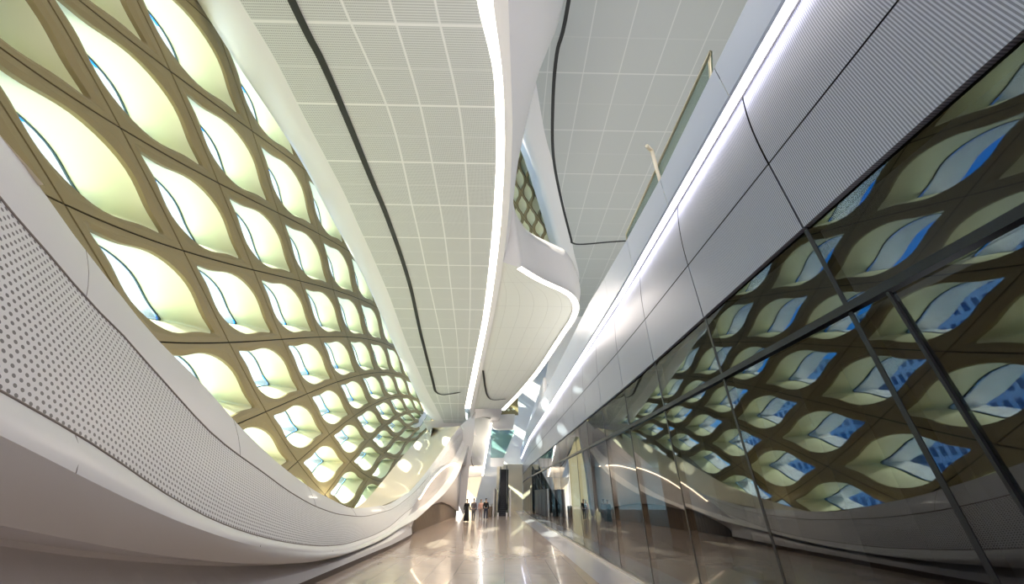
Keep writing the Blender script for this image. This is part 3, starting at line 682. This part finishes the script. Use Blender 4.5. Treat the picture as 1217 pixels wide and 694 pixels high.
# ------------------------------------------------------------------ the far end
def slab(name, pts, th, m, label=None, cat=None, kind=None, parent=None):
    P = [Vector(q) for q in pts]; k = len(P); vs = P + [q + Vector((0, th, 0)) for q in P]
    o = mesh(name, vs, [tuple(range(k)), tuple(range(2 * k - 1, k - 1, -1))] + [(a, (a + 1) % k, k + (a + 1) % k, k + a) for a in range(k)], m, parent)
    if label: tag(o, label, cat, None, kind)
    return o
q = R['fceil']; o = mesh('ceiling', [Vector(a) for a in q] + [Vector(a) + Vector((0, 0, .3)) for a in q], [(0, 1, 2, 3), (7, 6, 5, 4), (0, 4, 5, 1), (1, 5, 6, 2), (2, 6, 7, 3), (3, 7, 4, 0)], M['ceil_s']); tag(o, 'far sloping ceiling above the end of the hall', None, None, 'structure')
slab('wall_far', R['fwarm'], .3, M['cream'], 'warm lit cream wall at the far left of the hall', None, 'structure')
slab('wall_end', R['flav'], .3, M['white'], 'pale sloping end wall left of the escalator', None, 'structure')
slot(R['fslot'], .16, 'trim_4', 'dark slot in the far sloping ceiling', dz=-.03)
l3 = empty('strip_light', tuple(R['strip3'][0])); tag(l3, 'far straight warm light line above the end of the hall', 'light')
a, b = Vector(R['strip3'][0]), Vector(R['strip3'][1])
rows = [[a.lerp(b, k / 6) + Vector((-.09, 0, -.06)), a.lerp(b, k / 6) + Vector((.09, 0, -.06))] for k in range(7)]; grid('diffuser', rows, M['led'], l3, smooth=False)
slab('wall_gallery_ledge', R['ledge'], 1.0, M['white'], 'white curved ledge of the far gallery', None, 'structure')
slab('window_far', R['gallery'], .1, glass('gallery_glass', 1.3, (.55, .68, .68)), 'greenish glass front of the far gallery', None, 'structure')
q = [Vector(a) + Vector((0, 3, 0)) for a in R['gallery']]; slab('wall_gallery_back', q, .2, mat('gallery_back', (.62, .68, .65), .5), 'grey green wall inside the far gallery', None, 'structure')
slab('beam_far', R['band2'], .5, M['white'], 'white beam below the far gallery glass', None, 'structure')
o = box('wall_gallery', (3.35, 32, 6.45), (3.7, 62, 11.2), M['white'], None, .1); tag(o, 'bright white wall standing on the gallery above the fascia in the distance', None, None, 'structure')
PF = [Vector(q) for q in R['farlat']]
vs, fs = [], []
slab('wall_far_lattice', PF, .25, M['gold'], 'far gold lattice above the gallery', None, 'structure')
for a in range(4):
    for b in range(3):
        t, s = (a + .5 + .3 * (b % 2)) / 4.6, (b + .5) / 3; c = PF[3].lerp(PF[2], t).lerp(PF[0].lerp(PF[1], t), s)
        o = mesh('window_%d' % (400 + a * 3 + b), [c + Vector(v) for v in ((-.22, -.02, 0), (0, -.02, -.16), (.22, -.02, 0), (0, -.02, .18), (-.2, .05, 0), (0, .05, -.14), (.2, .05, 0), (0, .05, .16))], [(0, 1, 2, 3), (4, 5, 6, 7), (0, 1, 5, 4), (1, 2, 6, 5), (2, 3, 7, 6), (3, 0, 4, 7)], M['reveal'])
        tag(o, 'tiny diamond opening of the far gold lattice', None, 'openings of the far lattice', 'structure')
# escalator
es = empty('escalator', (-.25, 38, 0)); tag(es, 'dark escalator rising at the far end of the hall', 'escalator')
X0, X1, YE, ang = -.78, .26, 38.0, .48
vs, fs = [], []
for k in range(30):
    y, z = YE + k * .42, k * .14
    vs += [(X0 + .2, y, z), (X1 - .2, y, z), (X0 + .2, y, z + .14), (X1 - .2, y, z + .14), (X0 + .2, y + .42, z + .14), (X1 - .2, y + .42, z + .14)]
    b = k * 6; fs += [(b, b + 1, b + 3, b + 2), (b + 2, b + 3, b + 5, b + 4)]
mesh('steps', vs, fs, M['dark'], es)
for x in (X0 + .12, X1 - .12):
    vs = [(x - .05, YE - .6, 0), (x - .05, YE - .6, .95), (x - .05, YE + .2, 1.0), (x - .05, YE + 12.4, 4.9), (x - .05, YE + 12.4, 3.9), (x - .05, YE + .6, 0)]
    vs += [(a + .1, b, c) for a, b, c in vs]; k = 6
    mesh('side_panel', vs, [tuple(range(k)), tuple(range(2 * k - 1, k - 1, -1))] + [(a, (a + 1) % k, k + (a + 1) % k, k + a) for a in range(k)], M['black'], es)
    tube([(x, YE - .6, .3), (x, YE - .75, .7), (x, YE - .5, .98), (x, YE + .3, 1.08), (x, YE + 12.4, 4.98)], .045, M['black'], 'handrail', es)
    box('newel', (x - .08, YE - .7, 0), (x + .08, YE + .1, .28), M['steel'], es, .02)
o = mesh('escalator_portal', [], [], None) if 0 else None
slab('wall_escalator', [(-1.15, 51, 0), (-.8, 51, 0), (-.8, 51, 4.6), (.35, 51, 4.6), (.35, 51, 0), (2.2, 51, 0), (2.2, 51, 5.2), (-1.15, 51, 5.2)], .3, M['cream'], 'pale surround wall of the escalator', None, 'structure')
slab('wall_escalator_back', [(-.9, 51.6, 0), (.5, 51.6, 0), (.5, 51.6, 5.0), (-.9, 51.6, 5.0)], .3, M['black'], 'dark opening behind the escalator', None, 'structure')
for k, x in enumerate((-1.02, .5)):
    box('wall_escalator_side_%d' % (k + 1), (x - .12, 37.2, 0), (x + .02, 46, 2.2), M['white'])
    tag(bpy.context.scene.objects['wall_escalator_side_%d' % (k + 1)], 'white low wall on the %s of the escalator' % ('left', 'right')[k], None, None, 'structure')
# litter bin
bn = empty('litter_bin', (-1.36, 36.5, 0)); tag(bn, 'tall brown litter bin beside the rightmost walking person', 'bin')
def lathe(name, prof, c, m, parent, seg=20):
    vs, fs = [], []
    for r, z in prof:
        for s in range(seg): vs.append((c[0] + r * math.cos(2 * PI * s / seg), c[1] + r * math.sin(2 * PI * s / seg), c[2] + z))
    for k in range(len(prof) - 1):
        for s in range(seg): fs.append((k * seg + s, k * seg + (s + 1) % seg, (k + 1) * seg + (s + 1) % seg, (k + 1) * seg + s))
    return mesh(name, vs, fs, m, parent, True)
lathe('body', [(.0, 0), (.2, 0), (.22, .05), (.22, .78)], (-1.36, 36.5, 0), mat('bin_brown', (.22, .17, .13), .4), bn); lathe('lid', [(.22, .78), (.225, .84), (.16, .88), (.15, .83), (0, .83)], (-1.36, 36.5, 0), M['steel'], bn)

# ------------------------------------------------------------------ people
def skin_mesh(name, nodes, edges, root, m, parent, sub=1):
    keys = list(nodes); idx = {k: i for i, k in enumerate(keys)}
    me = bpy.data.meshes.new(name); me.from_pydata([nodes[k][0] for k in keys], [(idx[a], idx[b]) for a, b in edges], [])
    o = link(name, me, m, parent); o.location = (0, 0, 0)
    s = o.modifiers.new('skin', 'SKIN'); s.use_smooth_shade = True
    for k in keys:
        v = me.skin_vertices[0].data[idx[k]]; r = nodes[k][1]; v.radius = r if isinstance(r, tuple) else (r, r); v.use_root = (k == root)
    o.modifiers.new('sub', 'SUBSURF').levels = sub; o.modifiers['sub'].render_levels = sub
    return o
def person(loc, h, rz, label, top, legs, hair, stride, robe=None, hat=None, arms=(.1, -.1), skin=(.45, .28, .19)):
    r = empty('person', loc); r.rotation_euler.z = rz; r.scale = (h / 1.75,) * 3; tag(r, label, 'person', 'people walking at the far end of the hall')
    sk = mat('skin', skin, .5); s = stride
    n = {'pel': ((0, 0, .95), (.15, .11)), 'bel': ((0, 0, 1.1), (.14, .10)), 'che': ((0, .01, 1.3), (.17, .115)), 'shb': ((0, 0, 1.42), (.11, .08)), 'nec': ((0, 0, 1.5), .055), 'hd0': ((0, -.015, 1.58), (.07, .085)), 'hd1': ((0, -.01, 1.66), (.078, .095)), 'hd2': ((0, 0, 1.73), (.055, .065))}
    e = [('pel', 'bel'), ('bel', 'che'), ('che', 'shb'), ('shb', 'nec'), ('nec', 'hd0'), ('hd0', 'hd1'), ('hd1', 'hd2')]
    for sd, t, ar in ((-1, 'l', arms[0]), (1, 'r', arms[1])):
        st = s * sd
        n.update({t + 'hip': ((.09 * sd, 0, .9), .095), t + 'kn': ((.1 * sd, -st * .5 - .02, .5), .06), t + 'an': ((.1 * sd, -st, .09), .042), t + 'to': ((.11 * sd, -st - .15, .035), .035)})
        e += [('pel', t + 'hip'), (t + 'hip', t + 'kn'), (t + 'kn', t + 'an'), (t + 'an', t + 'to')]
        n.update({t + 'sh': ((.18 * sd, 0, 1.41), .06), t + 'el': ((.24 * sd, .02 + ar * .4, 1.13), .043), t + 'wr': ((.25 * sd, -.03 - ar * 0 + ar, .89), .028), t + 'pa': ((.25 * sd, -.045 + ar, .82), (.016, .035))})
        e += [('shb', t + 'sh'), (t + 'sh', t + 'el'), (t + 'el', t + 'wr'), (t + 'wr', t + 'pa')]
        for f in range(4):
            y = -.075 + ar + f * .02; ln = (.07, .08, .075, .06)[f]
            n[t + 'f%d' % f] = ((.25 * sd, y, .79), .0085); n[t + 'g%d' % f] = ((.247 * sd - .006 * sd, y - .004, .79 - ln), .007)
            e += [(t + 'pa', t + 'f%d' % f), (t + 'f%d' % f, t + 'g%d' % f)]
        n[t + 'th'] = ((.243 * sd, -.10 + ar, .82), .010); n[t + 'ti'] = ((.24 * sd, -.115 + ar, .77), .008); e += [(t + 'pa', t + 'th'), (t + 'th', t + 'ti')]
    skin_mesh('body', n, e, 'pel', sk, r)
    # face: nose and ears
    vs = [(-.012, -.10, 1.63), (.012, -.10, 1.63), (0, -.125, 1.625), (0, -.102, 1.67)]
    mesh('nose', vs, [(0, 1, 2), (0, 2, 3), (1, 3, 2)], sk, r).location = (0, 0, 0)
    up = {k: (n[k][0], (n[k][1] if isinstance(n[k][1], tuple) else (n[k][1],) * 2)) for k in n}
    def grow(ks, g, es, root, nm, m_):
        d = {k: (up[k][0], (up[k][1][0] + g, up[k][1][1] + g)) for k in ks}; return skin_mesh(nm, d, es, root, m_, r)
    grow(['pel', 'bel', 'che', 'shb', 'lsh', 'lel', 'lwr', 'rsh', 'rel', 'rwr'], .022, [('pel', 'bel'), ('bel', 'che'), ('che', 'shb'), ('shb', 'lsh'), ('lsh', 'lel'), ('lel', 'lwr'), ('shb', 'rsh'), ('rsh', 'rel'), ('rel', 'rwr')], 'pel', 'jacket', mat('jacket', top, .8))
    if robe:
        vs, fs = [], []; prof = [(.17, .13, 1.15), (.19, .16, .95), (.21, .2, .6), (.24, .25, .25), (.26, .28, .06)]; seg = 20
        for a, b, z in prof:
            for q in range(seg): vs.append((a * math.cos(2 * PI * q / seg), b * math.sin(2 * PI * q / seg) + .01 * math.sin(q * 3), z))
        for k in range(4):
            for q in range(seg): fs.append((k * seg + q, k * seg + (q + 1) % seg, (k + 1) * seg + (q + 1) % seg, (k + 1) * seg + q))
        mesh('robe', vs, fs, mat('robe', robe, .8), r, True).location = (0, 0, 0)
    else:
        grow(['pel', 'lhip', 'lkn', 'lan', 'rhip', 'rkn', 'ran'], .018, [('pel', 'lhip'), ('lhip', 'lkn'), ('lkn', 'lan'), ('pel', 'rhip'), ('rhip', 'rkn'), ('rkn', 'ran')], 'pel', 'trousers', mat('trousers', legs, .8))
    sh = mat('shoes', (.02, .02, .02), .5)
    for t in 'lr':
        a, b = Vector(n[t + 'an'][0]), Vector(n[t + 'to'][0]); skin_mesh('shoe', {'a': ((a.x, a.y + .03, .045), .045), 'b': ((b.x, b.y, .04), .04)}, [('a', 'b')], 'a', sh, r)
    skin_mesh('hair', {'a': ((0, .025, 1.60), (.07, .07)), 'b': ((0, .018, 1.69), (.085, .09)), 'c': ((0, .01, 1.755), (.06, .065))}, [('a', 'b'), ('b', 'c')], 'b', mat('hair', hair, .7), r)
    return r
black = (.012, .012, .014)
person((-2.79, 29.9, 0), 1.72, .3, 'person in a long black robe, leftmost of the walking group', black, black, black, .12, robe=black)
person((-2.24, 29.1, 0), 1.78, -.1, 'person in grey jacket and trousers walking beside the black robe', (.16, .14, .15), (.13, .12, .13), (.05, .04, .04), .2)
person((-1.96, 33.0, 0), 1.66, .1, 'person in a pale pink coat between two dark clothed walkers', (.70, .42, .36), (.35, .25, .22), (.08, .05, .04), .12)
person((-1.51, 32.0, 0), 1.76, .15, 'person in black jacket and dark blue jeans, rightmost of the group', black, (.035, .04, .07), black, .22, arms=(-.1, .12))

# ------------------------------------------------------------------ outside
o = box('ground', (-260, -120, -12.4), (-26, 260, -12), M['ground']); tag(o, 'pale paving outside the facade', None, None, 'structure')
for k, (x, y0, y1, h, m_, lb) in enumerate([(-75, -10, 30, 34, 'tower_a', 'pale blue office block with window grid beyond the facade, nearest'), (-95, 42, 90, 46, 'tower_b', 'grey office tower with window grid beyond the facade'), (-90, 100, 150, 37, 'tower_a', 'pale blue office block far along beyond the facade'), (-110, -70, -25, 20, 'tower_b', 'grey office block behind the viewer beyond the facade')]):
    b = empty('office_building', (x, y0, -12)); tag(b, lb, 'building', 'office buildings outside')
    box('facade', (x - 25, y0, -12), (x, y1, h), M[m_], b); box('parapet', (x - 25.3, y0 - .3, h), (x + .3, y1 + .3, h + 1), M['white_matte'], b)

# ------------------------------------------------------------------ light
w = bpy.data.worlds.new('sky'); SC.world = w; w.use_nodes = True; nt = w.node_tree; nt.nodes.clear()
out = nt.nodes.new('ShaderNodeOutputWorld'); bg = nt.nodes.new('ShaderNodeBackground'); tc = nt.nodes.new('ShaderNodeTexCoord'); sp = nt.nodes.new('ShaderNodeSeparateXYZ'); rp = nt.nodes.new('ShaderNodeValToRGB')
nt.links.new(tc.outputs['Generated'], sp.inputs[0]); nt.links.new(sp.outputs[2], rp.inputs[0]); nt.links.new(rp.outputs[0], bg.inputs[0]); nt.links.new(bg.outputs[0], out.inputs[0])
rp.color_ramp.elements[0].position = 0.0; rp.color_ramp.elements[0].color = (.55, .85, 1.0, 1)
e_ = rp.color_ramp.elements.new(0.2); e_.color = (.03, .33, .95, 1)
rp.color_ramp.elements[2].position = 0.5; rp.color_ramp.elements[2].color = (.008, .24, .95, 1)
bg.inputs[1].default_value = SKY
def lamp(kind, name, loc, energy, color, **kw):
    d = bpy.data.lights.new(name, kind); d.energy = energy; d.color = color
    for k, v in kw.items(): setattr(d, k, v)
    o = bpy.data.objects.new(name, d); COL.objects.link(o); o.location = loc; return o
def aim(o, d): o.rotation_euler = Vector(d).to_track_quat('-Z', 'Y').to_euler()
s = lamp('SUN', 'sun', (-40, -20, 40), SUN, (1.0, .94, .80), angle=.01); aim(s, SUN_DIR)
for k, (x, y, z, e_) in enumerate(UPLIGHTS):
    o = lamp('AREA', 'added_uplight', (x, y, z), e_, (1.0, .93, .78), shape='RECTANGLE', size=1.2, size_y=5.0); aim(o, (-.15, 0, 1))  # added uplight behind the ledge, brightens the gold frames and ceiling
for k, (x, y, z, e_, c_, sx_, sy_, d_) in enumerate(FILLS):
    o = lamp('AREA', 'hall_fill', (x, y, z), e_, c_, shape='RECTANGLE', size=sx_, size_y=sy_); aim(o, d_)  # added fill light, stands for no fitting of the hall
for (x, y, z, tx, ty, tz, en) in SPOTS:
    o = lamp('SPOT', 'fill_spot', (x, y, z), en, (1, .80, .58), spot_size=1.1, spot_blend=.6, shadow_soft_size=.15); aim(o, (tx - x, ty - y, tz - z))  # added spots that brighten the niche, far end and floor
# bring everything to real size: the hall is a quarter larger than the units used above, people keep their own height
SIZE = 1.25
for o in list(SC.objects):
    if o.parent is None and o.type != 'CAMERA':
        o.location = o.location * SIZE
        if not o.name.startswith('person'): o.scale = o.scale * SIZE
        if o.type == 'LIGHT' and o.data.type in ('AREA', 'SPOT'): o.data.energy *= SIZE ** 2
# ------------------------------------------------------------------ camera
cd = bpy.data.cameras.new('camera'); cam = bpy.data.objects.new('camera', cd); COL.objects.link(cam)
cd.sensor_width = 36; cd.lens = 36 * 413.95 / 1217; cd.clip_end = 1000; cd.clip_start = .05
F = Vector((.01055, .86351, .50423)).normalized(); X = Vector((.99984, -.01623, .00687)); Yv = X.cross(F) * -1
Yv = F.cross(X) * -1
Yv = X.cross(F); Yv = Yv if Yv.z > 0 else -Yv
X = F.cross(Yv).normalized()
mt = Matrix((X, Yv, -F)).transposed().to_4x4(); mt.translation = Vector((0, 0, EYE * SIZE)); cam.matrix_world = mt
SC.camera = cam
SC.view_settings.view_transform = 'Standard'; SC.view_settings.look = 'None'; SC.view_settings.gamma = 1; SC.view_settings.use_curve_mapping = False
SC.view_settings.exposure = EXPO
